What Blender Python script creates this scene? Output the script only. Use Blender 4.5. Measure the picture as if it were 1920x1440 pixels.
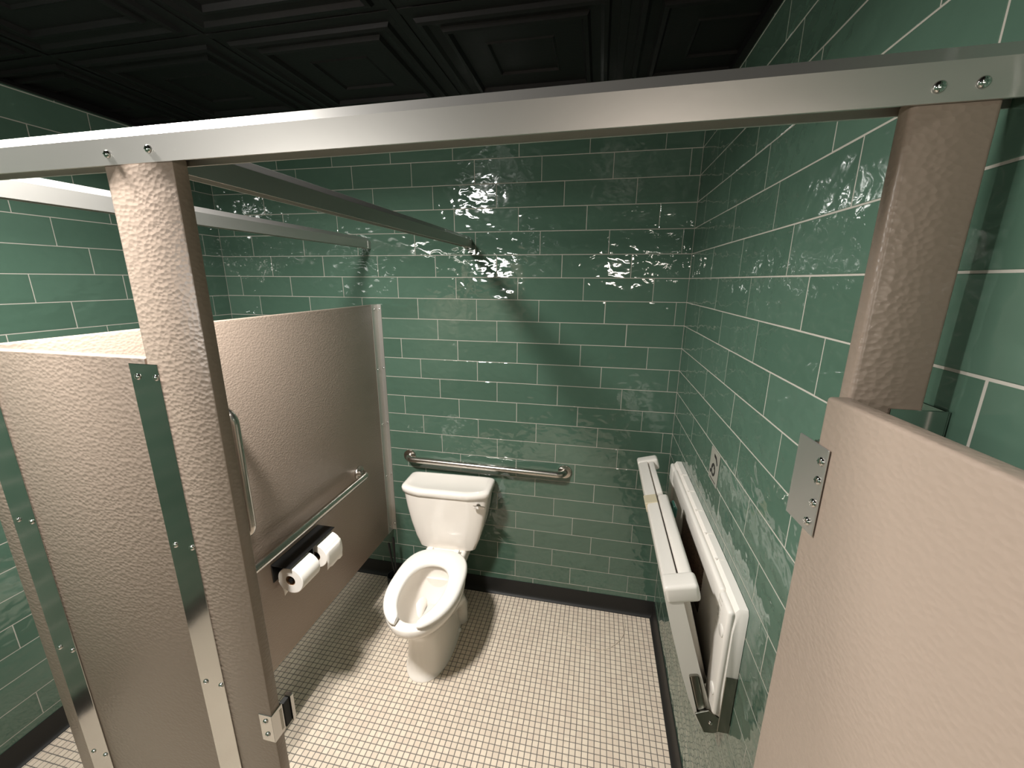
import bpy, bmesh, math, random
from mathutils import Vector, Matrix
random.seed(7)
for o in list(bpy.data.objects): bpy.data.objects.remove(o)
scene = bpy.context.scene
COL = scene.collection

# ------------------------------------------------------------------ camera
F_PX = 770.18
CAM = Vector((-0.4077, -2.1064, 1.8871))
RIGHT = Vector((0.97907609, 0.20340686, 0.00597121))
DOWN = Vector((0.05558294, -0.23908432, -0.96940663))
FWD = Vector((-0.19575634, 0.94945476, -0.2453877))
cd = bpy.data.cameras.new('camera'); cam = bpy.data.objects.new('camera', cd); COL.objects.link(cam)
cd.sensor_fit = 'HORIZONTAL'; cd.sensor_width = 36.0; cd.lens = F_PX / 1920 * 36.0
cd.clip_start = 0.02; cd.clip_end = 50
m = Matrix.Identity(4)
for i in range(3):
    m[i][0] = RIGHT[i]; m[i][1] = -DOWN[i]; m[i][2] = -FWD[i]; m[i][3] = CAM[i]
cam.matrix_world = m
scene.camera = cam

# ------------------------------------------------------------------ world and lamps
w = bpy.data.worlds.new('world'); scene.world = w; w.use_nodes = True
w.node_tree.nodes['Background'].inputs[0].default_value = (0.9, 0.85, 0.8, 1)
w.node_tree.nodes['Background'].inputs[1].default_value = 0.0

def lamp(name, loc, aim, size, watts, col, size_y=None):
    d = bpy.data.lights.new(name, 'AREA'); d.energy = watts; d.color = col
    if size_y: d.shape = 'RECTANGLE'; d.size = size; d.size_y = size_y
    else: d.shape = 'DISK'; d.size = size
    o = bpy.data.objects.new(name, d); COL.objects.link(o); o.location = loc
    o.rotation_euler = Vector(aim).to_track_quat('-Z', 'Y').to_euler()
    return o
dn = lamp('ceiling_downlight', (-1.48, -1.540, 2.552), (0, 0, -1), 0.24, 42, (1.0, 0.975, 0.935))
dn.data.spread = math.radians(165)
dl = bpy.data.lights.new('ceiling_bulb', 'POINT'); dl.energy = 5.5; dl.color = (1.0, 0.975, 0.935); dl.shadow_soft_size = 0.030
lo = bpy.data.objects.new('ceiling_bulb', dl); COL.objects.link(lo); lo.location = (-1.37, -1.548, 2.510)
lamp('vanity_lamp', (-1.67, -2.98, 2.10), (0, 1, -0.12), 0.42, 5.2, (1.0, 0.96, 0.91), 0.10)
lamp('vanity_lamp', (-0.22, -2.98, 2.10), (0, 1, -0.12), 0.26, 2.3, (1.0, 0.88, 0.78), 0.10)

vs = scene.view_settings
vs.view_transform = 'Standard'; vs.look = 'None'; vs.gamma = 1.0; vs.use_curve_mapping = False
vs.exposure = 0.9

# ------------------------------------------------------------------ materials
def s2l(c):
    return tuple((x / 12.92 if x <= 0.04045 else ((x + 0.055) / 1.055) ** 2.4) for x in (v / 255 for v in c))
MATS = {}
def mat(name, rgb, rough=0.5, metal=0.0, spec=0.5, coat=0.0):
    mm = bpy.data.materials.new(name); mm.use_nodes = True
    b = mm.node_tree.nodes['Principled BSDF']
    b.inputs['Base Color'].default_value = (*s2l(rgb), 1)
    b.inputs['Roughness'].default_value = rough
    b.inputs['Metallic'].default_value = metal
    b.inputs['Specular IOR Level'].default_value = spec
    b.inputs['Coat Weight'].default_value = coat
    MATS[name] = mm
    return mm, b, mm.node_tree.nodes, mm.node_tree.links

def N(nodes, t, **kw):
    n = nodes.new(t)
    for k, v in kw.items():
        if hasattr(n, k): setattr(n, k, v)
    return n

def noise_bump(name, scale, dist, strength=1.0, detail=2.0, stretch=(1, 1, 1), coords='Object', distortion=0.0):
    mm = MATS[name]; nd, lk = mm.node_tree.nodes, mm.node_tree.links
    b = nd['Principled BSDF']
    tc = N(nd, 'ShaderNodeTexCoord'); mp = N(nd, 'ShaderNodeMapping'); mp.inputs['Scale'].default_value = stretch
    lk.new(tc.outputs[coords], mp.inputs[0])
    nz = N(nd, 'ShaderNodeTexNoise'); nz.inputs['Scale'].default_value = scale
    nz.inputs['Detail'].default_value = detail; nz.inputs['Distortion'].default_value = distortion
    lk.new(mp.outputs[0], nz.inputs['Vector'])
    bp = N(nd, 'ShaderNodeBump'); bp.inputs['Strength'].default_value = strength; bp.inputs['Distance'].default_value = dist
    lk.new(nz.outputs[0], bp.inputs['Height']); lk.new(bp.outputs[0], b.inputs['Normal'])
    return nz

# glazed green wall tile: rippled glaze, a little colour drift from tile to tile
mm, b, nd, lk = mat('green_glaze', (78, 108, 94), 0.05, 0, 0.78)
tc = N(nd, 'ShaderNodeTexCoord'); oi = N(nd, 'ShaderNodeObjectInfo')
mul = N(nd, 'ShaderNodeMath', operation='MULTIPLY'); mul.inputs[1].default_value = 137.0
lk.new(oi.outputs['Random'], mul.inputs[0])
mp = N(nd, 'ShaderNodeMapping'); mp.inputs['Scale'].default_value = (0.72, 1, 1.0); lk.new(tc.outputs['Object'], mp.inputs[0])
n1 = N(nd, 'ShaderNodeTexNoise', noise_dimensions='4D'); n1.inputs['Scale'].default_value = 30
n1.inputs['Detail'].default_value = 0.6; n1.inputs['Distortion'].default_value = 0.4
lk.new(mp.outputs[0], n1.inputs['Vector']); lk.new(mul.outputs[0], n1.inputs['W'])
n2 = N(nd, 'ShaderNodeTexNoise', noise_dimensions='4D'); n2.inputs['Scale'].default_value = 9
n2.inputs['Detail'].default_value = 1.0
lk.new(mp.outputs[0], n2.inputs['Vector']); lk.new(mul.outputs[0], n2.inputs['W'])
ad = N(nd, 'ShaderNodeMath', operation='MULTIPLY_ADD'); ad.inputs[1].default_value = 2.2
lk.new(n2.outputs[0], ad.inputs[0]); lk.new(n1.outputs[0], ad.inputs[2])
bp = N(nd, 'ShaderNodeBump'); bp.inputs['Strength'].default_value = 1.0; bp.inputs['Distance'].default_value = 0.0026
lk.new(ad.outputs[0], bp.inputs['Height']); lk.new(bp.outputs[0], b.inputs['Normal'])
cr = N(nd, 'ShaderNodeMixRGB'); cr.inputs[1].default_value = (*s2l((69, 93, 79)), 1); cr.inputs[2].default_value = (*s2l((77, 101, 87)), 1)
lk.new(oi.outputs['Random'], cr.inputs[0]); lk.new(cr.outputs[0], b.inputs['Base Color'])

mat('wall_grout', (165, 160, 150), 0.9)
noise_bump('wall_grout', 220, 0.0006)
# walls behind the camera: the same tiling as a flat procedural surface
mm, b, nd, lk = mat('green_tile_far', (58, 100, 82), 0.1, 0, 0.55)
tc = N(nd, 'ShaderNodeTexCoord'); br = N(nd, 'ShaderNodeTexBrick')
br.offset = 0.333; br.offset_frequency = 3
br.inputs['Color1'].default_value = (*s2l((69, 93, 79)), 1); br.inputs['Color2'].default_value = (*s2l((77, 101, 87)), 1)
br.inputs['Mortar'].default_value = (*s2l((186, 180, 170)), 1)
br.inputs['Scale'].default_value = 1.0; br.inputs['Mortar Size'].default_value = 0.0016
br.inputs['Brick Width'].default_value = 0.3298; br.inputs['Row Height'].default_value = 0.11024
lk.new(tc.outputs['UV'], br.inputs['Vector']); lk.new(br.outputs[0], b.inputs['Base Color'])

# mosaic
mm, b, nd, lk = mat('mosaic_cream', (222, 205, 184), 0.42, 0, 0.4)
ge = N(nd, 'ShaderNodeNewGeometry'); nz = N(nd, 'ShaderNodeTexNoise'); nz.inputs['Scale'].default_value = 7; nz.inputs['Detail'].default_value = 4
lk.new(ge.outputs['Position'], nz.inputs['Vector'])
wn = N(nd, 'ShaderNodeTexWhiteNoise', noise_dimensions='3D')
sn = N(nd, 'ShaderNodeVectorMath', operation='SNAP'); sn.inputs[1].default_value = (0.0255, 0.0255, 1)
of = N(nd, 'ShaderNodeVectorMath', operation='ADD'); of.inputs[1].default_value = (0.043 + 2.55, 0.49 + 5.1, 0.0)
lk.new(ge.outputs['Position'], of.inputs[0]); lk.new(of.outputs[0], sn.inputs[0]); lk.new(sn.outputs[0], wn.inputs['Vector'])
av = N(nd, 'ShaderNodeMath', operation='MULTIPLY_ADD'); av.inputs[1].default_value = 0.55
lk.new(wn.outputs[0], av.inputs[0])
hf = N(nd, 'ShaderNodeMath', operation='MULTIPLY'); hf.inputs[1].default_value = 0.5; lk.new(nz.outputs[0], hf.inputs[0]); lk.new(hf.outputs[0], av.inputs[2])
cr = N(nd, 'ShaderNodeMixRGB'); cr.inputs[1].default_value = (*s2l((206, 188, 170)), 1); cr.inputs[2].default_value = (*s2l((226, 212, 192)), 1)
lk.new(av.outputs[0], cr.inputs[0]); lk.new(cr.outputs[0], b.inputs['Base Color'])
mat('mosaic_grout', (106, 101, 96), 0.85); noise_bump('mosaic_grout', 300, 0.0005)

# moulded plastic partitions with a hammered grain
mm, b, nd, lk = mat('partition_plastic', (150, 134, 121), 0.34, 0, 0.45)
tc = N(nd, 'ShaderNodeTexCoord')
nz = N(nd, 'ShaderNodeTexNoise'); nz.inputs['Scale'].default_value = 30; nz.inputs['Detail'].default_value = 0
lk.new(tc.outputs['Object'], nz.inputs['Vector'])
va = N(nd, 'ShaderNodeVectorMath', operation='MULTIPLY_ADD'); va.inputs[1].default_value = (0.0035, 0.0035, 0.0035)
lk.new(nz.outputs['Color'], va.inputs[0]); lk.new(tc.outputs['Object'], va.inputs[2])
mp = N(nd, 'ShaderNodeMapping'); mp.inputs['Scale'].default_value = (0.82, 0.82, 1.12); lk.new(va.outputs[0], mp.inputs[0])
vo = N(nd, 'ShaderNodeTexVoronoi', feature='SMOOTH_F1'); vo.inputs['Scale'].default_value = 138; vo.inputs['Smoothness'].default_value = 0.25
lk.new(mp.outputs[0], vo.inputs['Vector'])
bp = N(nd, 'ShaderNodeBump'); bp.inputs['Strength'].default_value = 0.45; bp.inputs['Distance'].default_value = 0.0013; bp.invert = False
lk.new(vo.outputs['Distance'], bp.inputs['Height']); lk.new(bp.outputs[0], b.inputs['Normal'])

# metals
mm, b, nd, lk = mat('brushed_aluminium', (206, 203, 198), 0.38, 0.90)
nz = noise_bump('brushed_aluminium', 60, 0.00008, 0.7, 3, (1, 1, 1))
mat('bright_aluminium', (200, 199, 196), 0.13, 1.0); noise_bump('bright_aluminium', 14, 0.0006, 0.5, 1.5)
mat('satin_stainless', (190, 184, 176), 0.24, 1.0); noise_bump('satin_stainless', 500, 0.0001, 0.5, 2)
mat('chrome', (215, 213, 210), 0.08, 1.0)
mat('dark_stainless', (150, 148, 140), 0.26, 1.0); noise_bump('dark_stainless', 80, 0.0003, 0.6, 2)
# ceramics, plastics
mat('porcelain', (236, 229, 220), 0.10, 0, 0.5, 0.3)
mat('seat_plastic', (240, 235, 228), 0.22, 0, 0.45)
mat('white_plastic', (232, 226, 218), 0.36, 0, 0.4); noise_bump('white_plastic', 600, 0.0002, 0.5, 2)
mat('black_rubber', (30, 29, 27), 0.55, 0, 0.35); noise_bump('black_rubber', 260, 0.0003, 0.5)
mat('black_plastic', (20, 20, 20), 0.38)
mat('ceiling_black', (17, 16, 16), 0.45, 0, 0.16); noise_bump('ceiling_black', 90, 0.0006, 0.5, 3)
mat('paper', (238, 232, 224), 0.95, 0, 0.2); noise_bump('paper', 400, 0.0006, 0.6)
mat('cardboard', (150, 118, 88), 0.9)
mat('sign_plate', (138, 136, 126), 0.45)
mat('sign_ink', (28, 27, 26), 0.6)
mat('label_beige', (206, 194, 166), 0.5)
mat('buckle_reflection_green', (40, 84, 72), 0.35)  # wall tile reflection painted as a flat green
mat('cord_cream', (205, 192, 174), 0.45)
mat('water', (205, 205, 200), 0.03, 0, 0.6)
mat('bolt_cap', (232, 226, 218), 0.3)
mat('emboss', (214, 207, 198), 0.45)
# brown warning label with lines of small print
mm, b, nd, lk = mat('label_brown', (74, 56, 44), 0.5)
tc = N(nd, 'ShaderNodeTexCoord'); wv = N(nd, 'ShaderNodeTexWave', bands_direction='Z'); wv.inputs['Scale'].default_value = 28
nz = N(nd, 'ShaderNodeTexNoise'); nz.inputs['Scale'].default_value = 160
lk.new(tc.outputs['Object'], wv.inputs['Vector']); lk.new(tc.outputs['Object'], nz.inputs['Vector'])
mlt = N(nd, 'ShaderNodeMath', operation='MULTIPLY'); lk.new(wv.outputs['Fac'], mlt.inputs[0]); lk.new(nz.outputs[0], mlt.inputs[1])
gt = N(nd, 'ShaderNodeMath', operation='GREATER_THAN'); gt.inputs[1].default_value = 0.42; lk.new(mlt.outputs[0], gt.inputs[0])
cr = N(nd, 'ShaderNodeMixRGB'); cr.inputs[1].default_value = (*s2l((70, 50, 40)), 1); cr.inputs[2].default_value = (*s2l((150, 122, 98)), 1)
lk.new(gt.outputs[0], cr.inputs[0]); lk.new(cr.outputs[0], b.inputs['Base Color'])

# ------------------------------------------------------------------ helpers
def link(name, me, material, parent=None, loc=(0, 0, 0), rot=(0, 0, 0)):
    o = bpy.data.objects.new(name, me)
    if material and not me.materials: me.materials.append(MATS[material])
    COL.objects.link(o); o.location = loc; o.rotation_euler = rot
    if parent: o.parent = parent
    return o
def mesh_of(bm, name, smooth=False, angle=None):
    bmesh.ops.recalc_face_normals(bm, faces=bm.faces[:])
    me = bpy.data.meshes.new(name); bm.to_mesh(me); bm.free()
    if smooth:
        for p in me.polygons: p.use_smooth = True
        if angle: 
            try: me.set_sharp_from_angle(angle=math.radians(angle))
            except Exception: pass
    return me
def obj(name, bm, material, parent=None, loc=(0, 0, 0), rot=(0, 0, 0), smooth=False, angle=40):
    return link(name, mesh_of(bm, name, smooth, angle), material, parent, loc, rot)
def empty(name, loc=(0, 0, 0), rot=(0, 0, 0)):
    o = bpy.data.objects.new(name, None); COL.objects.link(o); o.location = loc; o.rotation_euler = rot
    o.empty_display_size = 0.05
    return o
def tag(o, label, cat, group=None):
    o['label'] = label; o['category'] = cat
    if group: o['group'] = group
    return o
def struct(o, label=None):
    o['kind'] = 'structure'
    if label: o['label'] = label
    return o
def box(x0, x1, y0, y1, z0, z1, bev=0.0, seg=2, bm=None):
    own = bm is None
    t = bmesh.new()
    r = bmesh.ops.create_cube(t, size=1)
    for v in t.verts:
        v.co = Vector(((x0 + x1) / 2 + v.co.x * (x1 - x0), (y0 + y1) / 2 + v.co.y * (y1 - y0), (z0 + z1) / 2 + v.co.z * (z1 - z0)))
    if bev > 0:
        bmesh.ops.bevel(t, geom=t.edges[:], offset=bev, segments=seg, affect='EDGES', profile=0.5)
    if own: return t
    tm = bpy.data.meshes.new('tmp'); t.to_mesh(tm); t.free(); bm.from_mesh(tm); bpy.data.meshes.remove(tm)
    return bm
def loft(rings, cap0=True, cap1=True, bm=None, closed=True):
    bm = bm or bmesh.new()
    R = [[bm.verts.new(p) for p in r] for r in rings]
    n = len(R[0])
    for a, c in zip(R, R[1:]):
        for i in range(n if closed else n - 1):
            j = (i + 1) % n
            bm.faces.new((a[i], a[j], c[j], c[i]))
    if cap0: bm.faces.new(list(reversed(R[0])))
    if cap1: bm.faces.new(R[-1])
    return bm
def prism(pts, axis, a0, a1, bev=0.0, seg=2):
    """pts: 2-D outline; axis 'x','y','z': direction of extrusion from a0 to a1."""
    def P(u, v, a):
        return {'x': (a, u, v), 'y': (u, a, v), 'z': (u, v, a)}[axis]
    bm = loft([[P(u, v, a0) for u, v in pts], [P(u, v, a1) for u, v in pts]])
    if bev > 0:
        bmesh.ops.bevel(bm, geom=bm.edges[:], offset=bev, segments=seg, affect='EDGES', profile=0.5)
    return bm
def tube(path, r, n=16, caps=True, bm=None):
    path = [Vector(p) for p in path]
    rings = []
    t0 = (path[1] - path[0]).normalized()
    ref = Vector((0, 0, 1)) if abs(t0.z) < 0.9 else Vector((1, 0, 0))
    u = t0.cross(ref).normalized(); prev = t0
    for i, p in enumerate(path):
        if i == 0: t = t0
        elif i == len(path) - 1: t = (p - path[i - 1]).normalized()
        else: t = ((p - path[i - 1]).normalized() + (path[i + 1] - p).normalized()).normalized()
        q = prev.rotation_difference(t); u = (q @ u).normalized(); prev = t
        v = t.cross(u)
        rr = r[i] if isinstance(r, (list, tuple)) else r
        rings.append([p + (u * math.cos(k * 2 * math.pi / n) + v * math.sin(k * 2 * math.pi / n)) * rr for k in range(n)])
    return loft(rings, caps, caps, bm)
def fillet(pts, rad, seg=8):
    pts = [Vector(p) for p in pts]; out = [pts[0]]
    for a, p, c in zip(pts, pts[1:], pts[2:]):
        d1 = (a - p).normalized(); d2 = (c - p).normalized()
        ang = d1.angle(d2); t = rad / math.tan(ang / 2)
        cen = p + (d1 + d2).normalized() * (rad / math.sin(ang / 2))
        s = p + d1 * t - cen; e = p + d2 * t - cen
        for k in range(seg + 1): out.append(cen + s.normalized().slerp(e.normalized(), k / seg) * rad)
    out.append(pts[-1]); return out
def disc(center, axis, r, h, n=24, bev=0.0, dome=0.0):
    """short cylinder from center along axis; dome rounds the outer face."""
    axis = Vector(axis).normalized(); c = Vector(center)
    ref = Vector((0, 0, 1)) if abs(axis.z) < 0.9 else Vector((1, 0, 0))
    u = axis.cross(ref).normalized(); v = axis.cross(u)
    prof = [(r, 0), (r, h - bev)]
    if bev: prof += [(r - bev * 0.3, h - bev * 0.3), (r - bev, h)]
    if dome:
        prof = [(r, 0)] + [(r * math.cos(a), h * 0.25 + dome * math.sin(a)) for a in (0, 0.4, 0.8, 1.2)]
    rings = [[c + axis * hh + (u * math.cos(k * 2 * math.pi / n) + v * math.sin(k * 2 * math.pi / n)) * rr for k in range(n)] for rr, hh in prof]
    return loft(rings)

# screw head: domed pan head with a cross recess, shared mesh, local axis -Y
def screw_mesh():
    bm = disc((0, 0, 0), (0, -1, 0), 0.0058, 0.002, 16, dome=0.0034)
    box(-0.0032, 0.0032, -0.0040, -0.0030, -0.0006, 0.0006, bm=bm)
    box(-0.0006, 0.0006, -0.0040, -0.0030, -0.0032, 0.0032, bm=bm)
    me = mesh_of(bm, 'screw', True, 35); me.materials.append(MATS['chrome']); return me
SCREW = screw_mesh()
def screw(parent, loc, rotz=0.0, rotx=0.0):
    o = link('screw', SCREW, None, parent, loc, (rotx, 0, rotz)); return o

# ------------------------------------------------------------------ dimensions
WX = -2.568            # left wall
YF = -3.10             # wall behind the camera
ZC = 2.585             # ceiling
PV, PH = 0.110242, 0.329798
K0 = 2.33975           # height of one horizontal joint; the others follow from PV
JH, JV = 0.0030, 0.0024
GR = 0.0005            # how far the grout lies back from the glaze
TILE_MESH = {}
def tile_mesh(wd, ht):
    key = (round(wd, 3), round(ht, 3))
    if key in TILE_MESH: return TILE_MESH[key]
    a, h, e = key[0] / 2, key[1] / 2, 0.0011
    def ring(dx, y): return [(-a + dx, y, -h + dx), (a - dx, y, -h + dx), (a - dx, y, h - dx), (-a + dx, y, h - dx)]
    bm = bmesh.new()
    R = [[bm.verts.new(p) for p in ring(*q)] for q in ((0, 0.007), (0, 0.0005), (e, 0.0))]
    for p, q in zip(R, R[1:]):
        for i in range(4): bm.faces.new((p[i], p[(i + 1) % 4], q[(i + 1) % 4], q[i]))
    bm.faces.new(R[-1])
    me = mesh_of(bm, 'wall_tile'); me.materials.append(MATS['green_glaze'])
    TILE_MESH[key] = me; return me

def tile_wall(parent, start, length, place, rotz, limit):
    """start(row) gives the distance from the corner of that row's first joint; place(s, z) gives the point."""
    rows = range(-3, 22)
    for r in rows:
        zt = min(K0 - r * PV - JH / 2, ZC); zb = max(K0 - (r + 1) * PV + JH / 2, 0.06)
        if zt - zb < 0.012: continue
        s0 = start(r) % PH
        js = [0.0] + [s0 + i * PH for i in range(0, 12)]
        for a, c in zip(js, js[1:]):
            if a >= limit: break
            a2 = a + (JV / 2 if a > 0 else 0.001); c2 = min(c - JV / 2, length)
            if c2 - a2 < 0.008: continue
            me = tile_mesh(c2 - a2, zt - zb)
            o = link('wall_tile', me, None, parent)
            o.location = place((a2 + c2) / 2, (zt + zb) / 2)
            t = 0.0016
            o.rotation_euler = (random.uniform(-t, t), 0, rotz + random.uniform(-t, t))

# ------------------------------------------------------------------ room shell
floor = struct(obj('floor', box(WX, 0.0, YF, 0.0, -0.08, -0.0013), 'mosaic_grout'), 'cream square mosaic floor with dark grout')
wall_back = struct(obj('wall_back', box(WX - 0.1, 0.1, GR, 0.1, 0.0, ZC + 0.1), 'wall_grout'), 'glossy dark green tiled back wall behind the toilet')
wall_right = struct(obj('wall_right', box(GR, 0.1, -1.95, 0.1, 0.0, ZC + 0.1), 'wall_grout'), 'glossy dark green tiled right wall carrying the changing station')
wall_left = struct(obj('wall_left', box(WX - 0.1, WX - GR, -1.75, 0.1, 0.0, ZC + 0.1), 'wall_grout'), 'dark green tiled left wall beyond the partition')
def far_wall(name, x0, x1, y0, y1, face):
    bm = box(x0, x1, y0, y1, 0, ZC + 0.1)
    uv = bm.loops.layers.uv.new('uv')
    for f in bm.faces:
        for l in f.loops:
            c = l.vert.co
            l[uv].uv = ((c.x if face == 'y' else c.y), c.z - K0)
    return obj(name, bm, 'green_tile_far')
struct(far_wall('wall_front', WX - 0.1, 0.1, YF - 0.1, YF, 'y'), 'green tiled wall facing the stall')
for nm, x0, x1, ya, par in (('tiled_return', 0.0, 0.1, -1.95, wall_right), ('tiled_return', WX - 0.1, WX, -1.75, wall_left)):
    o = far_wall(nm, x0, x1, YF, ya, 'x'); o.parent = par

A0 = 0.0458
cls = {2: 0.0, 0: 2 / 3, 1: 1 / 3}
tile_wall(wall_back, lambda r: A0 + cls[r % 3] * PH, -WX, lambda s, z: (-s, 0, z), 0.0, -WX)
YR = [0.3889, 0.1702, 0.2700]
tile_wall(wall_right, lambda r: YR[r % 3], 1.95, lambda s, z: (0, -s, z), -math.pi / 2, 1.95)
YL = [0.6602, 0.5507, 0.7680]
tile_wall(wall_left, lambda r: YL[r % 3], 1.75, lambda s, z: (WX, -s, z), math.pi / 2, 1.75)

# mosaic: the 300 nearest stones as parts, all the others joined
PF = 0.0255
JF = 0.0020
def stone_verts(cx, cy, wx, wy):
    a, c, e = wx / 2, wy / 2, 0.0012
    lo = [(cx - a, cy - c, -0.0022), (cx + a, cy - c, -0.0022), (cx + a, cy + c, -0.0022), (cx - a, cy + c, -0.0022)]
    hi = [(cx - a + e, cy - c + e, 0.0), (cx + a - e, cy - c + e, 0.0), (cx + a - e, cy + c - e, 0.0), (cx - a + e, cy + c - e, 0.0)]
    return lo + hi
SF = [(4, 5, 6, 7), (0, 1, 5, 4), (1, 2, 6, 5), (2, 3, 7, 6), (3, 0, 4, 7)]
stones = []
for i in range(-2, 100):
    for j in range(-110, 22):
        cx = -0.0430 - (i + 0.5) * PF; cy = -0.4915 + (j + 0.5) * PF
        if -0.013 > cx > WX + 0.012 and -0.013 > cy > YF + 0.012: stones.append((cx, cy))
def to_px(p):
    d = Vector(p) - CAM; zz = d.dot(FWD)
    return (960 + F_PX * d.dot(RIGHT) / zz, 720 + F_PX * d.dot(DOWN) / zz, zz) if zz > 0.05 else (1e9, 1e9, -1)
def near_rank(s):
    u, v, zz = to_px((s[0], s[1], 0))
    if zz > 0 and 0 < v < 1440 and (548 < u < 1235): return zz
    return 1e6 + zz
stones.sort(key=near_rank)
sv = stone_verts(0, 0, PF - JF, PF - JF)
sme = bpy.data.meshes.new('mosaic_tile'); sme.from_pydata(sv, [], SF); sme.materials.append(MATS['mosaic_cream'])
for cx, cy in stones[:300]:
    o = link('mosaic_tile', sme, None, floor, (cx, cy, random.uniform(-0.0001, 0.0001)), (random.uniform(-.004, .004), random.uniform(-.004, .004), random.uniform(-.01, .01)))
V, Fc = [], []
for cx, cy in stones[300:]:
    n0 = len(V); jx, jy = random.uniform(-.0002, .0002), random.uniform(-.0002, .0002)
    V += stone_verts(cx + jx, cy + jy, PF - JF, PF - JF); Fc += [tuple(n0 + k for k in f) for f in SF]
me = bpy.data.meshes.new('mosaic_field'); me.from_pydata(V, [], Fc)
o = link('mosaic_field', me, 'mosaic_cream', floor); o['kind'] = 'stuff'; o['label'] = 'small cream square mosaic tiles'

# cove base
def cove(name, axis, a0, a1, sgn, wallpos, label):
    # profile: (distance from wall, height)
    pr = [(0, 0.0), (0.021, 0.0), (0.0215, 0.002), (0.014, 0.006), (0.008, 0.014), (0.005, 0.026), (0.0042, 0.05), (0.0042, 0.097), (0.0034, 0.1015), (0, 0.1016)]
    pts = [(wallpos + sgn * d, z) for d, z in pr]
    return struct(obj(name, prism(pts, axis, a0, a1), 'black_rubber', smooth=True, angle=50), label)
cove('baseboard_back', 'x', WX + 0.0005, -0.0005, -1, 0.0, 'black rubber cove base along the back wall')
cove('baseboard_right', 'y', YF, -0.005, -1, 0.0, 'black rubber cove base along the right wall')
cove('baseboard_left', 'y', YF, -0.005, 1, WX, 'black rubber cove base along the left wall')

# ceiling of moulded black panels
ceiling = struct(obj('ceiling', box(WX - 0.1, 0.1, YF - 0.1, 0.1, ZC + 0.03, ZC + 0.1), 'ceiling_black'), 'black coffered panel ceiling')
CP = 0.6096
PROF = [(0.2985, 0.0), (0.268, 0.0), (0.262, -0.009), (0.250, -0.011), (0.240, -0.002), (0.212, 0.002), (0.205, -0.008), (0.194, -0.009), (0.186, 0.003), (0.106, 0.004), (0.100, 0.001), (0.094, 0.008)]
def ceiling_tile(x0, y0, xa, xb, ya, yb):
    cx, cy = x0 + CP / 2, y0 + CP / 2
    rings = [[(-h, -h, z), (h, -h, z), (h, h, z), (-h, h, z)] for h, z in PROF]
    bm = loft(rings, cap0=False, cap1=True)
    for co, no in (((xa - cx, 0, 0), (-1, 0, 0)), ((xb - cx, 0, 0), (1, 0, 0)), ((0, ya - cy, 0), (0, -1, 0)), ((0, yb - cy, 0), (0, 1, 0))):
        bmesh.ops.bisect_plane(bm, geom=bm.verts[:] + bm.edges[:] + bm.faces[:], plane_co=co, plane_no=no, clear_outer=True)
    if not bm.faces: bm.free(); return
    for f in bm.faces: pass
    me = mesh_of(bm, 'ceiling_tile')
    link('ceiling_tile', me, 'ceiling_black', ceiling, (cx, cy, ZC))
xs = [-0.99 + CP * k for k in range(-3, 2)]; ys = [-0.883 + CP * k for k in range(-4, 2)]
for x0 in xs:
    for y0 in ys:
        xa, xb = max(x0, WX + 0.001), min(x0 + CP, -0.001); ya, yb = max(y0, YF + 0.001), min(y0 + CP, -0.001)
        if xb - xa > 0.02 and yb - ya > 0.02: ceiling_tile(x0, y0, xa, xb, ya, yb)
for x0 in xs:
    if WX + 0.02 < x0 < -0.02: obj('grid_bar', box(x0 - 0.012, x0 + 0.012, YF + 0.002, -0.002, ZC - 0.003, ZC + 0.03, 0.001, 1), 'ceiling_black', ceiling)
for y0 in ys:
    if YF + 0.02 < y0 < -0.02: obj('grid_bar', box(WX + 0.002, -0.002, y0 - 0.012, y0 + 0.012, ZC - 0.0025, ZC + 0.03, 0.001, 1), 'ceiling_black', ceiling)

# wall angle around the ceiling edge
for nm, b4 in (('trim_1', (WX + .0005, -.0005, -.022, -.0003)), ('trim_2', (-.022, -.0003, YF, -.022)), ('trim_3', (WX + .0003, WX + .022, YF, -.022))):
    struct(obj(nm, box(*b4, ZC - .019, ZC + .028), 'ceiling_black'), 'black edge trim under the ceiling')

# ------------------------------------------------------------------ partitions
YP0, YP1 = -1.555, -1.530      # front and back face of pilasters and front panel
XD0, XD1 = -1.632, -1.607      # divider faces
PB = 0.0035
# pilasters
pl = empty('pilaster', (-1.0995, -1.5425, 0))
tag(pl, 'beige textured pilaster left of the doorway, carrying the latch keeper', 'pilaster')
obj('post', box(-0.0645, 0.0645, -0.0125, 0.0125, 0.012, 2.062, PB), 'partition_plastic', pl, smooth=True)
obj('shoe', box(-0.069, 0.069, -0.017, 0.017, 0.0002, 0.076, 0.0015, 1), 'satin_stainless', pl)
kp = obj('latch_keeper', box(0.0345, 0.0666, -0.0148, -0.0126, 0.922, 0.994, 0.0008, 1), 'bright_aluminium', pl)
kp['label'] = 'aluminium latch keeper with black bumper'
K = (0, 0, 0)
obj('side_plate', box(0.0646, 0.0668, -0.0148, 0.0155, 0.922, 0.994, 0.0006, 1), 'bright_aluminium', kp)
obj('slot', box(0.0660, 0.0672, 0.0055, 0.0125, 0.930, 0.985, 0.0004, 1), 'dark_stainless', kp)
obj('bumper', box(0.0570, 0.0690, 0.0165, 0.0330, 0.925, 0.990, 0.0015), 'black_rubber', kp)
obj('end_flange', box(0.0560, 0.0730, 0.0335, 0.0420, 0.923, 0.993, 0.001, 1), 'bright_aluminium', kp)
for z in (0.977, 0.941): screw(kp, (0.0500, -0.0149, z))

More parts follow.
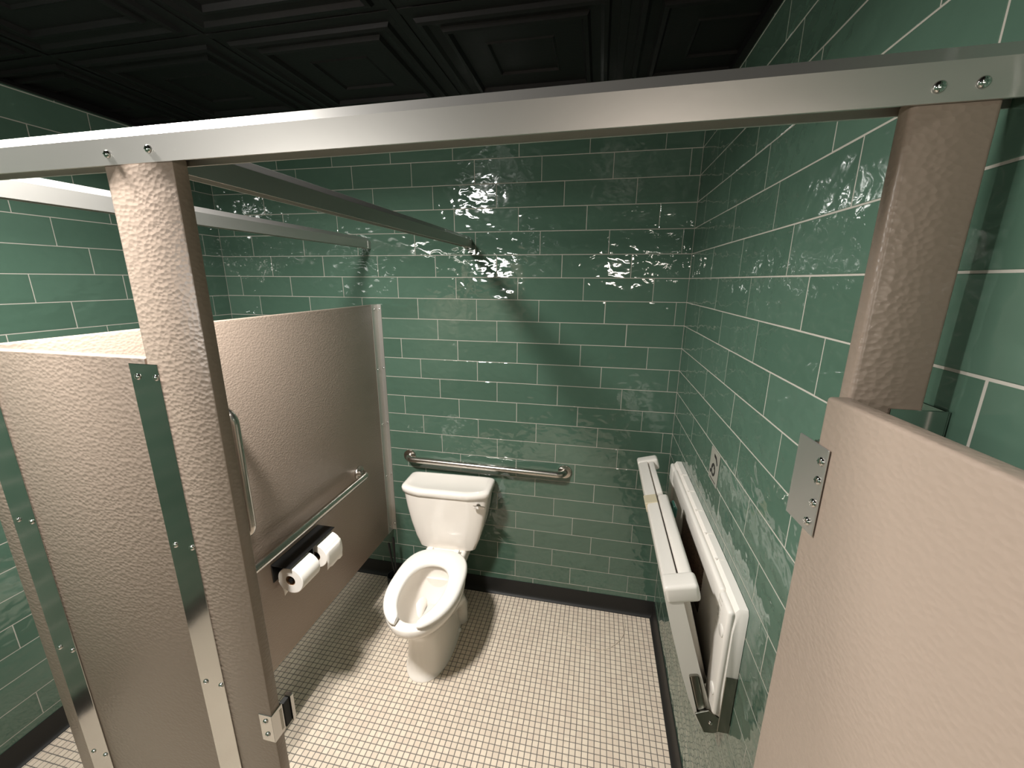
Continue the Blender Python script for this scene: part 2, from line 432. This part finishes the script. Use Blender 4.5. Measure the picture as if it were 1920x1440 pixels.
pr = empty('pilaster', (-0.0645, -1.5425, 0))
tag(pr, 'narrow beige pilaster in brown shade beside the right wall, behind the open door', 'pilaster')
obj('post', box(-0.0395, 0.0395, -0.0125, 0.0125, 0.012, 2.072, PB + 0.002, 3), 'partition_plastic', pr, smooth=True)
obj('shoe', box(-0.043, 0.043, -0.017, 0.017, 0.0002, 0.076, 0.0015, 1), 'satin_stainless', pr)
ub = obj('wall_bracket', box(0.0030, 0.0625, -0.0165, -0.0130, 0.10, 1.7415, 0.0006, 1), 'bright_aluminium', pr)
obj('wall_leg', box(0.0610, 0.0640, -0.0165, 0.0290, 0.10, 1.7415, 0.0006, 1), 'bright_aluminium', ub)

pn = empty('pilaster', (-1.6175, -1.5425, 0))
tag(pn, 'beige pilaster at the far lower left edge, left of the front panel', 'pilaster')
obj('post', box(-0.0425, 0.0425, -0.0125, 0.0125, 0.012, 2.057, PB), 'partition_plastic', pn, smooth=True)
obj('shoe', box(-0.046, 0.046, -0.017, 0.017, 0.0002, 0.076, 0.0015, 1), 'satin_stainless', pn)

# fixed front panel with its two cover strips
fp = empty('front_panel', (-1.37, -1.5425, 0.35))
tag(fp, 'beige textured panel in front at left, held by two screwed aluminium strips', 'partition panel')
obj('panel', box(-0.203, 0.203, -0.0125, 0.0125, 0.0, 1.403, PB), 'partition_plastic', fp, smooth=True)
for xa, xb, sx in ((-1.2000, -1.1390, (-1.1850, -1.1460)), (-1.6120, -1.5440, (-1.5940, -1.5560))):
    st = obj('cover_strip', box(xa + 1.37, xb + 1.37, -0.0152, -0.0128, 0.004, 1.3935, 0.0005, 1), 'bright_aluminium', fp)
    for z in (1.7203, 1.3855, 1.0505, 0.7260, 0.395):
        for x in sx: screw(st, (x + 1.37, -0.0153, z - 0.35))

# divider to the neighbouring stall
dv = empty('divider_panel', (-1.6195, -0.765, 0.35))
tag(dv, 'long brown-grey divider panel with grab bars, left of the toilet', 'partition panel')
obj('panel', box(-0.0125, 0.0125, -0.764, 0.7585, 0.0, 1.403, PB), 'partition_plastic', dv, smooth=True)
ba = obj('wall_bracket', box(0.0125, 0.0150, 0.705, 0.7645, 0.0, 1.403, 0.0005, 1), 'brushed_aluminium', dv)
obj('wall_leg', box(0.0125, 0.0375, 0.7622, 0.7645, 0.0, 1.403, 0.0005, 1), 'brushed_aluminium', ba)
for z in (1.727, 1.394, 1.0645, 0.733, 0.393):
    screw(ba, (0.0151, 0.728, z - 0.35), math.pi / 2)
    screw(ba, (0.0270, 0.7622, z - 0.35))

# headrails
def rail_profile(flip=1, d=0.0345, h=0.0365):
    return [(0, 0), (0, h), (0.0010, h + 0.0012), (0.0150, h + 0.0170), (0.0172, h + 0.0178), (0.0195, h + 0.0170), (d - 0.0010, h + 0.0012), (d, h), (d, 0), (d - 0.003, 0), (d - 0.003, 0.012), (0.003, 0.012), (0.003, 0)]
hr = empty('headrail', (-0.70, -1.5595, 2.0565), (0, -0.0094, 0))
tag(hr, 'long aluminium headrail crossing the whole picture above the doorway', 'headrail')
obj('rail', prism(rail_profile(), 'x', -1.865, 0.699), 'brushed_aluminium', hr)
for x, z in ((-1.1455, 0.0150), (-1.0680, 0.0175), (-0.0865, 0.0140), (-0.0500, 0.0150)): screw(hr, (x + 0.70, -0.0003, z))
def side_rail(x, label, group):
    e = empty('headrail', (x, -0.76, 2.046), (-0.0062 * 0, 0, 0))
    tag(e, label, 'headrail')
    pts = [(-0.01725 + u, z) for u, z in rail_profile()]
    obj('rail', prism(pts, 'y', -0.765, 0.7588), 'brushed_aluminium', e)
    obj('end_bracket', box(-0.0195, 0.0195, 0.735, 0.7592, -0.0015, 0.038, 0.0008, 1), 'brushed_aluminium', e)
    return e
side_rail(-1.0720, 'aluminium brace rail running from above the left pilaster to the back wall', None)
side_rail(-1.6360, 'aluminium brace rail running to the back wall above the divider panel', None)

# open door on the right
ang = math.atan2(0.0787, 0.9969)
dr = empty('stall_door', (-0.1300, -1.5580, 0.35), (0, 0, ang))
tag(dr, 'beige textured stall door swung open towards the viewer at right', 'door')
DW = 0.905
# local: +x = through the door (away from the viewer's side), -y = along the door
obj('panel', box(0.0, 0.0254, -DW, 0.0, 0.0, 1.403, 0.0045, 3), 'partition_plastic', dr, smooth=True)
hg = obj('hinge', box(-0.0034, -0.0008, -0.0290, 0.0330, 1.227, 1.343, 0.0010, 1), 'brushed_aluminium', dr)
obj('edge_leaf', box(-0.0020, 0.0200, 0.0008, 0.0024, 1.227, 1.343, 0.0006, 1), 'bright_aluminium', hg)
obj('knuckle', disc((0.010, 0.010, 1.229), (0, 0, 1), 0.0065, 0.112, 20, 0.001), 'bright_aluminium', hg, smooth=True)
for y, z in ((-0.0205, 1.3365 - 0.011), (-0.0215, 1.3010), (-0.0215, 1.2700), (-0.0170, 1.2420)): screw(hg, (-0.0035, y, z), -math.pi / 2)
obj('back_plate', box(0.0258, 0.0275, -0.0290, -0.0030, 1.227, 1.343, 0.0006, 1), 'bright_aluminium', hg)
bh = obj('hinge', box(-0.0034, -0.0008, -0.0290, 0.0330, 0.09, 0.206, 0.0010, 1), 'bright_aluminium', dr)
lt = obj('latch', box(-0.012, -0.0005, -DW + 0.02, -DW + 0.09, 0.58, 0.63, 0.003), 'satin_stainless', dr)

# ------------------------------------------------------------------ grab bars
def grab_bar(name_label, p0, p1, normal, off, r=0.0178, fl=0.038):
    p0, p1, nrm = Vector(p0), Vector(p1), Vector(normal)
    e = empty('grab_bar', p0); tag(e, name_label, 'grab bar')
    a, c = Vector((0, 0, 0)), p1 - p0
    path = fillet([a + nrm * 0.004, a + nrm * off, c + nrm * off, c + nrm * 0.004], 0.045, 8)
    obj('bar', tube(path, r, 20), 'satin_stainless', e, smooth=True)
    for q in (a, c): obj('flange', disc(q + nrm * 0.0002, nrm, fl, 0.009, 32, 0.003), 'satin_stainless', e, smooth=True)
    return e
grab_bar('horizontal steel grab bar on the green wall above the toilet tank', (-1.460, 0, 0.867), (-0.540, 0, 0.860), (0, -1, 0), 0.052)
grab_bar('horizontal steel grab bar on the divider above the paper rolls', (XD1, -0.312, 0.889), (XD1, -1.385, 0.885), (1, 0, 0), 0.056)
grab_bar('upright steel grab bar on the divider, half hidden by the pilaster', (XD1, -1.052, 1.470), (XD1, -1.052, 1.012), (1, 0, 0), 0.056)

# ------------------------------------------------------------------ paper holder and rolls
th = empty('paper_holder', (XD1 + 0.0004, -0.80, 0.80))
tag(th, 'black double toilet paper holder on the divider under the grab bar', 'paper holder')
obj('back_plate', box(0.0, 0.004, -0.144, 0.140, -0.080, 0.0, 0.001, 1), 'black_plastic', th)
obj('shelf', box(0.0, 0.086, -0.144, 0.140, -0.0035, 0.0, 0.001, 1), 'black_plastic', th)
obj('arm', box(0.0, 0.084, -0.009, -0.003, -0.075, -0.002, 0.001, 1), 'black_plastic', th)
obj('spindle', tube([(0.072, -0.135, -0.066), (0.072, 0.118, -0.066)], 0.009, 16), 'black_plastic', th, smooth=True)
def roll(y0, y1, label, r, ragged):
    e = empty('toilet_roll', (XD1 + 0.072, (y0 + y1) / 2, 0.734)); tag(e, label, 'toilet paper', 'rolls on the black paper holder')
    hw = (y1 - y0) / 2; n = 40
    def ring(rr, y): return [(rr * math.cos(2 * math.pi * k / n), y, rr * math.sin(2 * math.pi * k / n)) for k in range(n)]
    rr = [ring(0.0215, -hw), ring(r - 0.002, -hw), ring(r, -hw + 0.002), ring(r, hw - 0.002), ring(r - 0.002, hw), ring(0.0215, hw), ring(0.0215, -hw)]
    obj('paper', loft(rr, False, False), 'paper', e, smooth=True)
    obj('core', loft([ring(0.0213, -hw + .001), ring(0.0213, hw - .001), ring(0.0198, hw - .001), ring(0.0198, -hw + .001), ring(0.0213, -hw + .001)], False, False), 'cardboard', e, smooth=True)
    # loose tail leaving the roll tangentially
    bm = bmesh.new()
    side = ragged[0]; a = []
    pts = [(side * (r + 0.0006) * math.cos(t), (r + 0.0006) * math.sin(t)) for t in ragged[3]] + ([(side * (r + .0015), -ragged[1] * .4), (side * (r - 0.002), -ragged[1] * .75), (side * (r - 0.004), -ragged[1])] if side > 0 else [(side * r * .70, -r * .80), (side * r * .66, -r * 1.02), (side * r * .64, -ragged[1])])
    nseg = 6; grid = []
    for i, (x, z) in enumerate(pts):
        row = []
        for k in range(nseg + 1):
            y = -hw + 2 * hw * k / nseg; zz = z
            if i == len(pts) - 1: zz += ragged[2] * (k / nseg) + 0.003 * math.sin(k * 2.1)
            row.append(bm.verts.new((x, y, zz)))
        grid.append(row)
    for g, h in zip(grid, grid[1:]):
        for k in range(nseg): bm.faces.new((g[k], g[k + 1], h[k + 1], h[k]))
    o = obj('loose_sheet', bm, 'paper', e, smooth=True)
    md = o.modifiers.new('thick', 'SOLIDIFY'); md.thickness = 0.0006
    return e
roll(-0.934, -0.828, 'white toilet roll nearer the pilaster, its open core facing out', 0.0560, (-1, 0.076, 0.020, (-0.2, -0.45, -0.7)))
roll(-0.782, -0.676, 'white toilet roll farther in, nearer the toilet, with its sheet hanging', 0.0540, (1, 0.060, -0.006, (0.5, 0.25, 0.0)))

# ------------------------------------------------------------------ toilet
TX, TROT = -1.184, 0.040
toilet = empty('toilet', (TX, 0, 0), (0, 0, TROT))
tag(toilet, 'white floor-mounted toilet with tank and open-front seat', 'toilet')
def egg(z, yc, lf, lr, hw, nf=2.0, nr=2.4, n=56):
    out = []
    for k in range(n):
        t = 2 * math.pi * k / n
        c, s = math.cos(t), math.sin(t)       # c>0 : front
        e = nf if c >= 0 else nr
        x = hw * math.copysign(abs(s) ** (2 / e), s); y = yc - (lf if c >= 0 else lr) * math.copysign(abs(c) ** (2 / e), c)
        out.append((x, y, z))
    return out
outer = [egg(0.000, -.42, .242, .20, .117, 2.3, 2.6), egg(0.010, -.42, .243, .20, .117, 2.3, 2.6), egg(0.014, -.42, .238, .20, .113, 2.3, 2.6), egg(0.06, -.42, .234, .20, .107, 2.3, 2.6), egg(.14, -.42, .228, .20, .102, 2.2, 2.6),
         egg(.22, -.42, .228, .20, .103, 2.2, 2.6), egg(.27, -.43, .234, .20, .112, 2.2, 2.6), egg(.305, -.45, .248, .21, .132, 2.1, 2.5), egg(.335, -.48, .258, .23, .158, 2.1, 2.5),
         egg(.36, -.50, .262, .24, .173), egg(.385, -.505, .266, .24, .180), egg(.402, -.505, .266, .24, .181), egg(.409, -.505, .263, .238, .178), egg(.412, -.505, .256, .233, .172)]
inner = [egg(.412, -.51, .222, .175, .137), egg(.409, -.51, .215, .168, .131), egg(.39, -.51, .213, .165, .130), egg(.355, -.51, .218, .168, .134), egg(.325, -.508, .205, .160, .124), egg(.29, -.50, .175, .140, .104), egg(.255, -.485, .130, .11, .080),
         egg(.225, -.470, .088, .078, .060), egg(.205, -.460, .060, .055, .044), egg(.17, -.455, .048, .045, .036)]
obj('bowl', loft(outer + inner, True, True), 'porcelain', toilet, smooth=True, angle=60)
obj('water', loft([egg(.214, -.463, .069, .062, .049), egg(.2142, -.463, .068, .061, .048)]), 'water', toilet)
obj('rear_deck', box(-.118, .118, -.315, -.045, .33, .411, .018, 4), 'porcelain', toilet, smooth=True)
def rrect(z, hw, y0, y1, bow, n=10.0, cnt=72):
    out = []
    yc, hl = (y0 + y1) / 2, abs(y1 - y0) / 2
    for k in range(cnt):
        t = 2 * math.pi * (k + 0.5) / cnt; c, s = math.cos(t), math.sin(t)
        x = hw * math.copysign(abs(c) ** (2 / n), c); y = yc + hl * math.copysign(abs(s) ** (2 / n), s)
        if s < 0: y -= bow * (1 - (x / hw) ** 2) * min(1, abs(s) * 1.5)
        out.append((x, y, z))
    return out
obj('rear_pedestal', loft([rrect(0, .105, -.36, -.10, 0, 5), rrect(.012, .105, -.36, -.10, 0, 5), rrect(.016, .100, -.36, -.105, 0, 5), rrect(.10, .082, -.36, -.12, 0, 5), rrect(.24, .080, -.36, -.12, 0, 5), rrect(.34, .10, -.36, -.08, 0, 5)]), 'porcelain', toilet, smooth=True, angle=60)
for s in (-1, 1):
    o = obj('trapway', tube([(s * .060, -.50, .20), (s * .074, -.45, .225), (s * .086, -.38, .222), (s * .092, -.32, .190), (s * .093, -.28, .14), (s * .090, -.26, .07), (s * .086, -.25, .0)], [.020, .036, .044, .046, .045, .044, .046], 20), 'porcelain', toilet, smooth=True)
    obj('bolt_cap', disc((s * .108, -.345, 0.012), (0, 0, 1), .014, .014, 20, 0, .014), 'bolt_cap', toilet, smooth=True)
tk = obj('tank', loft([rrect(.404, .158, -.045, -.176, .020), rrect(.409, .164, -.038, -.184, .024), rrect(.47, .187, -.032, -.186, .030), rrect(.56, .211, -.026, -.190, .036), rrect(.65, .228, -.022, -.194, .040), rrect(.745, .241, -.020, -.197, .044)]), 'porcelain', toilet, smooth=True, angle=50)
obj('lid', loft([rrect(.7455, .245, -.016, -.200, .045), rrect(.749, .250, -.014, -.204, .047), rrect(.771, .252, -.012, -.206, .048), rrect(.780, .248, -.015, -.202, .047), rrect(.784, .239, -.022, -.194, .045), rrect(.7845, .222, -.036, -.179, .042), rrect(.7825, .216, -.041, -.174, .041)]), 'porcelain', tk, smooth=True, angle=60)
lv = obj('flush_lever', disc((.196, -.2155, .712), (0, -1, 0), .013, .010, 20, .002), 'chrome', tk, smooth=True)
obj('lever_arm', loft([[(.176 + x, -.236 + y, .714 + z) for y, z in ((-.004, -.007), (.005, -.007), (.005, .007), (-.004, .007))] if x < .05 else [(.176 + x, -.232 + y, .712 + z) for y, z in ((-.003, -.005), (.004, -.005), (.004, .005), (-.003, .005))] for x in (-.004, 0.0, .02, .046, .058)]), 'chrome', lv, smooth=True, angle=30)
# seat ring, open at the front
def seat_curve(t, yc, lf, lr, hw, nf, nr):
    c, s = math.cos(t), math.sin(t); e = nf if c >= 0 else nr
    return Vector((hw * math.copysign(abs(s) ** (2 / e), s), yc - (lf if c >= 0 else lr) * math.copysign(abs(c) ** (2 / e), c), 0))
rings = []; NS = 64; t0o = math.asin(0.052 / .181); t0i = math.asin(0.048 / .104)
for k in range(NS + 1):
    u = k / NS
    to = t0o + (2 * math.pi - 2 * t0o) * u; ti = t0i + (2 * math.pi - 2 * t0i) * u
    O = seat_curve(to, -.515, .262, .272, .181, 2.0, 3.0); I = seat_curve(ti, -.53, .205, .165, .104, 2.0, 2.3)
    d = (O - I); L = d.length; d.normalize()
    e = min(u, 1 - u) * NS
    pinch = 1.0 if e >= 3 else (0.72 + 0.28 * math.sqrt(1 - (1 - e / 3) ** 2))
    mid = (O + I) / 2; hl = L / 2 * pinch; zt = .446 - (1 - pinch) * .012
    prof = [(-hl, .423), (-hl - .0, .430), (-hl + .003, zt - .006), (-hl + .012, zt - .002), (0, zt), (hl - .014, zt - .002), (hl - .005, zt - .007), (hl, .430), (hl, .422), (hl - .004, .418), (-hl + .004, .418)]
    rings.append([mid + d * a + Vector((0, 0, z)) for a, z in prof])
seat = obj('seat', loft(rings, True, True), 'seat_plastic', toilet, smooth=True, angle=55)
for s in (-1, 1): obj('hinge_post', box(s * .075 - .016, s * .075 + .016, -.262, -.228, .408, .440, .006, 3), 'seat_plastic', seat, smooth=True)

# ------------------------------------------------------------------ changing station on the right wall
cs = empty('changing_station', (0, -0.7125, 0.70))
tag(cs, 'white wall-mounted baby changing station, tray slightly open', 'changing table')
Y0, Y1 = -0.4475, 0.4475
body = bmesh.new()
def sect(y, dep, z0, z1):   # outline of the wall shell seen along the wall
    return [(-0.001, y, z0), (-dep * .55, y, z0), (-dep * .8, y, z0 + .03), (-dep, y, z0 + .10), (-dep, y, z1 - .06), (-dep * .86, y, z1 - .012), (-dep * .62, y, z1), (-.001, y, z1)]
loft([sect(Y0, .030, .03, .385), sect(Y0 + .006, .035, .022, .395), sect(Y0 + .10, .036, .02, .398), sect(Y1 - .10, .036, .02, .398), sect(Y1 - .006, .035, .022, .395), sect(Y1, .030, .03, .385)], bm=body)
bo = obj('wall_shell', body, 'white_plastic', cs, smooth=True, angle=38)
# raised rim around the recess of the shell
for ya, yb, za, zb in ((Y0 + .002, Y0 + .085, .05, .385), (Y1 - .085, Y1 - .002, .05, .385), (Y0 + .08, Y1 - .08, .325, .390)):
    obj('rim', box(-.047, -.028, ya, yb, za, zb, .009, 3), 'white_plastic', bo, smooth=True)
obj('recess_panel', box(-.0390, -.031, Y0 + .09, Y1 - .09, .06, .32, .003, 2), 'emboss', bo, smooth=True)
lb = obj('warning_label', box(-.0412, -.0391, -.19, .13, .150, .312, .0006, 1), 'label_brown', bo); lb['label'] = 'brown label with small print'
for i in range(7):
    obj('embossed_line', box(-.0479, -.0470, Y0 + .050 + i * .001, Y0 + .078 - (i % 3) * .004, .372 - i * .014, .377 - i * .014, .0004, 1), 'emboss', bo)
for z in (.305, .115): obj('screw_cap', disc((-.0468, Y0 + .028, z), (-1, 0, 0), .016, .003, 24, .001), 'seat_plastic', bo, smooth=True)
obj('steel_end_plate', box(-.030, -.002, Y0 - .0035, Y0 - .0005, .005, .190, .001, 1), 'dark_stainless', cs)
for yy in (-.25, -.12, .02, .16, .30): obj('mould_line', box(-.0320, -.004, yy - .0012, yy + .0012, .3975, .4002, .0004, 1), 'white_plastic', bo)
# tray, hinged at the bottom
tray = empty('tray', (-.034, 0, .004), (0, math.radians(-15.5), 0)); tray.parent = cs
TA, TB = Y0 + .040, Y1 - .012
def strip_prism(outer, inner, y0, y1):
    bm = bmesh.new(); cols = [[[bm.verts.new((u, y, v)) for u, v in ln] for ln in (outer, inner)] for y in (y0, y1)]
    n = len(outer)
    for i in range(n - 1):
        for c, y in ((cols[0], 0), (cols[1], 1)): bm.faces.new((c[0][i], c[0][i + 1], c[1][i + 1], c[1][i]))
        for k in (0, 1): bm.faces.new((cols[0][k][i], cols[0][k][i + 1], cols[1][k][i + 1], cols[1][k][i]))
    for i in (0, n - 1): bm.faces.new((cols[0][0][i], cols[0][1][i], cols[1][1][i], cols[1][0][i]))
    return bm
t_out = [(-.044, .420), (-.050, .414), (-.053, .400), (-.056, .30), (-.054, .15), (-.050, .06), (-.043, .0), (-.036, -.035), (-.030, -.052)]
t_in = [(-.012, .420), (-.010, .414), (-.010, .395), (-.008, .30), (-.004, .15), (.000, .06), (.004, .0), (-.006, -.025), (-.018, -.050)]
obj('tray_shell', strip_prism(t_out, t_in, TA, TB), 'white_plastic', tray, smooth=True, angle=28)
obj('inner_strip', box(-.0065, .016, TB - .33, TB - .045, .385, .418, .005, 2), 'white_plastic', tray, smooth=True)
obj('inner_strip', box(-.0065, .030, TA + .045, TB - .345, .372, .419, .010, 3), 'white_plastic', tray, smooth=True)
for ya, yb in ((TA - .003, TA + .058), (TB - .050, TB + .003)):
    obj('handle_lug', box(-.053, .036, ya, yb, .372, .425, .011, 4), 'white_plastic', tray, smooth=True)
obj('inner_pad', box(-.012, .010, TA + .05, TB - .05, .05, .37, .006, 2), 'emboss', tray, smooth=True)
obj('rim_label', box(-.0565, -.0105, TB - .405, TB - .345, .385, .4225, .002, 1), 'label_beige', tray)
obj('side_plate', box(-.036, -.010, TA - .0040, TA - .0010, .010, .145, .006, 3), 'dark_stainless', tray, smooth=True)
hp = obj('hinge_plate', prism([(-.042, .02), (-.004, .03), (.030, -.010), (.026, -.040), (-.006, -.050), (-.030, -.046)], 'y', TA - .010, TA - .0045, .001, 1), 'dark_stainless', tray)
screw(hp, (-.006, TA - .0105, -.012))
buckle = obj('buckle', prism([(.012, .372), (.046, .395), (.052, .380), (.040, .345), (.018, .350)], 'y', TB - .400, TB - .355, .002, 1), 'buckle_reflection_green', tray)  # chrome buckle; the green tiles it mirrors are put into its colour
buckle['label'] = 'chrome buckle, tile reflection painted on as green'

# sign above the station
sg = empty('wall_sign', (0, -0.7395, 1.290))
tag(sg, 'small grey changing-station sign on the right wall', 'sign')
obj('plate', box(-.0030, -.0002, -.048, .048, -.056, .056, .0008, 1), 'sign_plate', sg)
def ink(bm): return obj('pictogram', bm, 'sign_ink', sg)
ink(prism([(.038 - .050, .030), (.006, .044), (-.018, .040), (-.036, .020), (-.030, .014), (-.014, .030), (.004, .034)], 'x', -.0036, -.0029))
ring = [[(-.0036 if s else -.0029, r * math.cos(t) + .002, r * math.sin(t) - .012) for t in [2 * math.pi * k / 28 for k in range(28)]] for s, r in ((1, .022), (1, .013), (0, .013), (0, .022), (1, .022))]
ink(loft(ring, False, False))
ink(disc((-.0029, .030, -.026), (-1, 0, 0), .007, .0007, 16))
ink(disc((-.0029, .010, -.004), (-1, 0, 0), .0035, .0007, 12)); ink(disc((-.0029, -.006, -.004), (-1, 0, 0), .0035, .0007, 12))
ink(box(-.0036, -.0029, -.034, .030, -.048, -.045))

# ------------------------------------------------------------------ toilet brush and plunger by the wall, floor cord
bc = empty('toilet_brush', (-1.552, -0.118, 0)); tag(bc, 'black toilet brush caddy with two handles, behind the toilet beside the divider', 'toilet brush')
obj('holder', loft([[(rr * math.cos(2 * math.pi * k / 28), rr * math.sin(2 * math.pi * k / 28), z) for k in range(28)] for rr, z in ((.052, 0.0002), (.057, .004), (.057, .016), (.048, .024), (.045, .10), (.047, .112), (.042, .112), (.038, .03))]), 'black_plastic', bc, smooth=True, angle=45)
obj('brush_handle', tube([(.004, .006, .035), (.000, .014, .20), (-.004, .020, .345), (-.004, .020, .360)], [.006, .0055, .0085, .0065], 14), 'black_plastic', bc, smooth=True)
obj('plunger_handle', tube([(.012, -.004, .06), (-.016, .010, .19), (-.036, .020, .300), (-.038, .021, .316)], [.006, .0055, .0075, .006], 14), 'black_plastic', bc, smooth=True)

cp = [(-0.5502, -0.1808), (-0.520, -0.205), (-0.486, -0.2333), (-0.442, -0.262), (-0.397, -0.2838), (-0.348, -0.296), (-0.2995, -0.2962), (-0.254, -0.275), (-0.2156, -0.2383), (-0.187, -0.200), (-0.1698, -0.1585), (-0.163, -0.115), (-0.1622, -0.0709), (-0.166, -0.040)]
co = obj('floor_cord', tube([(x, y, 0.0021) for x, y in cp], 0.0018, 10), 'cord_cream', smooth=True)
tag(co, 'thin cream cord lying in an arc on the mosaic floor', 'cord')
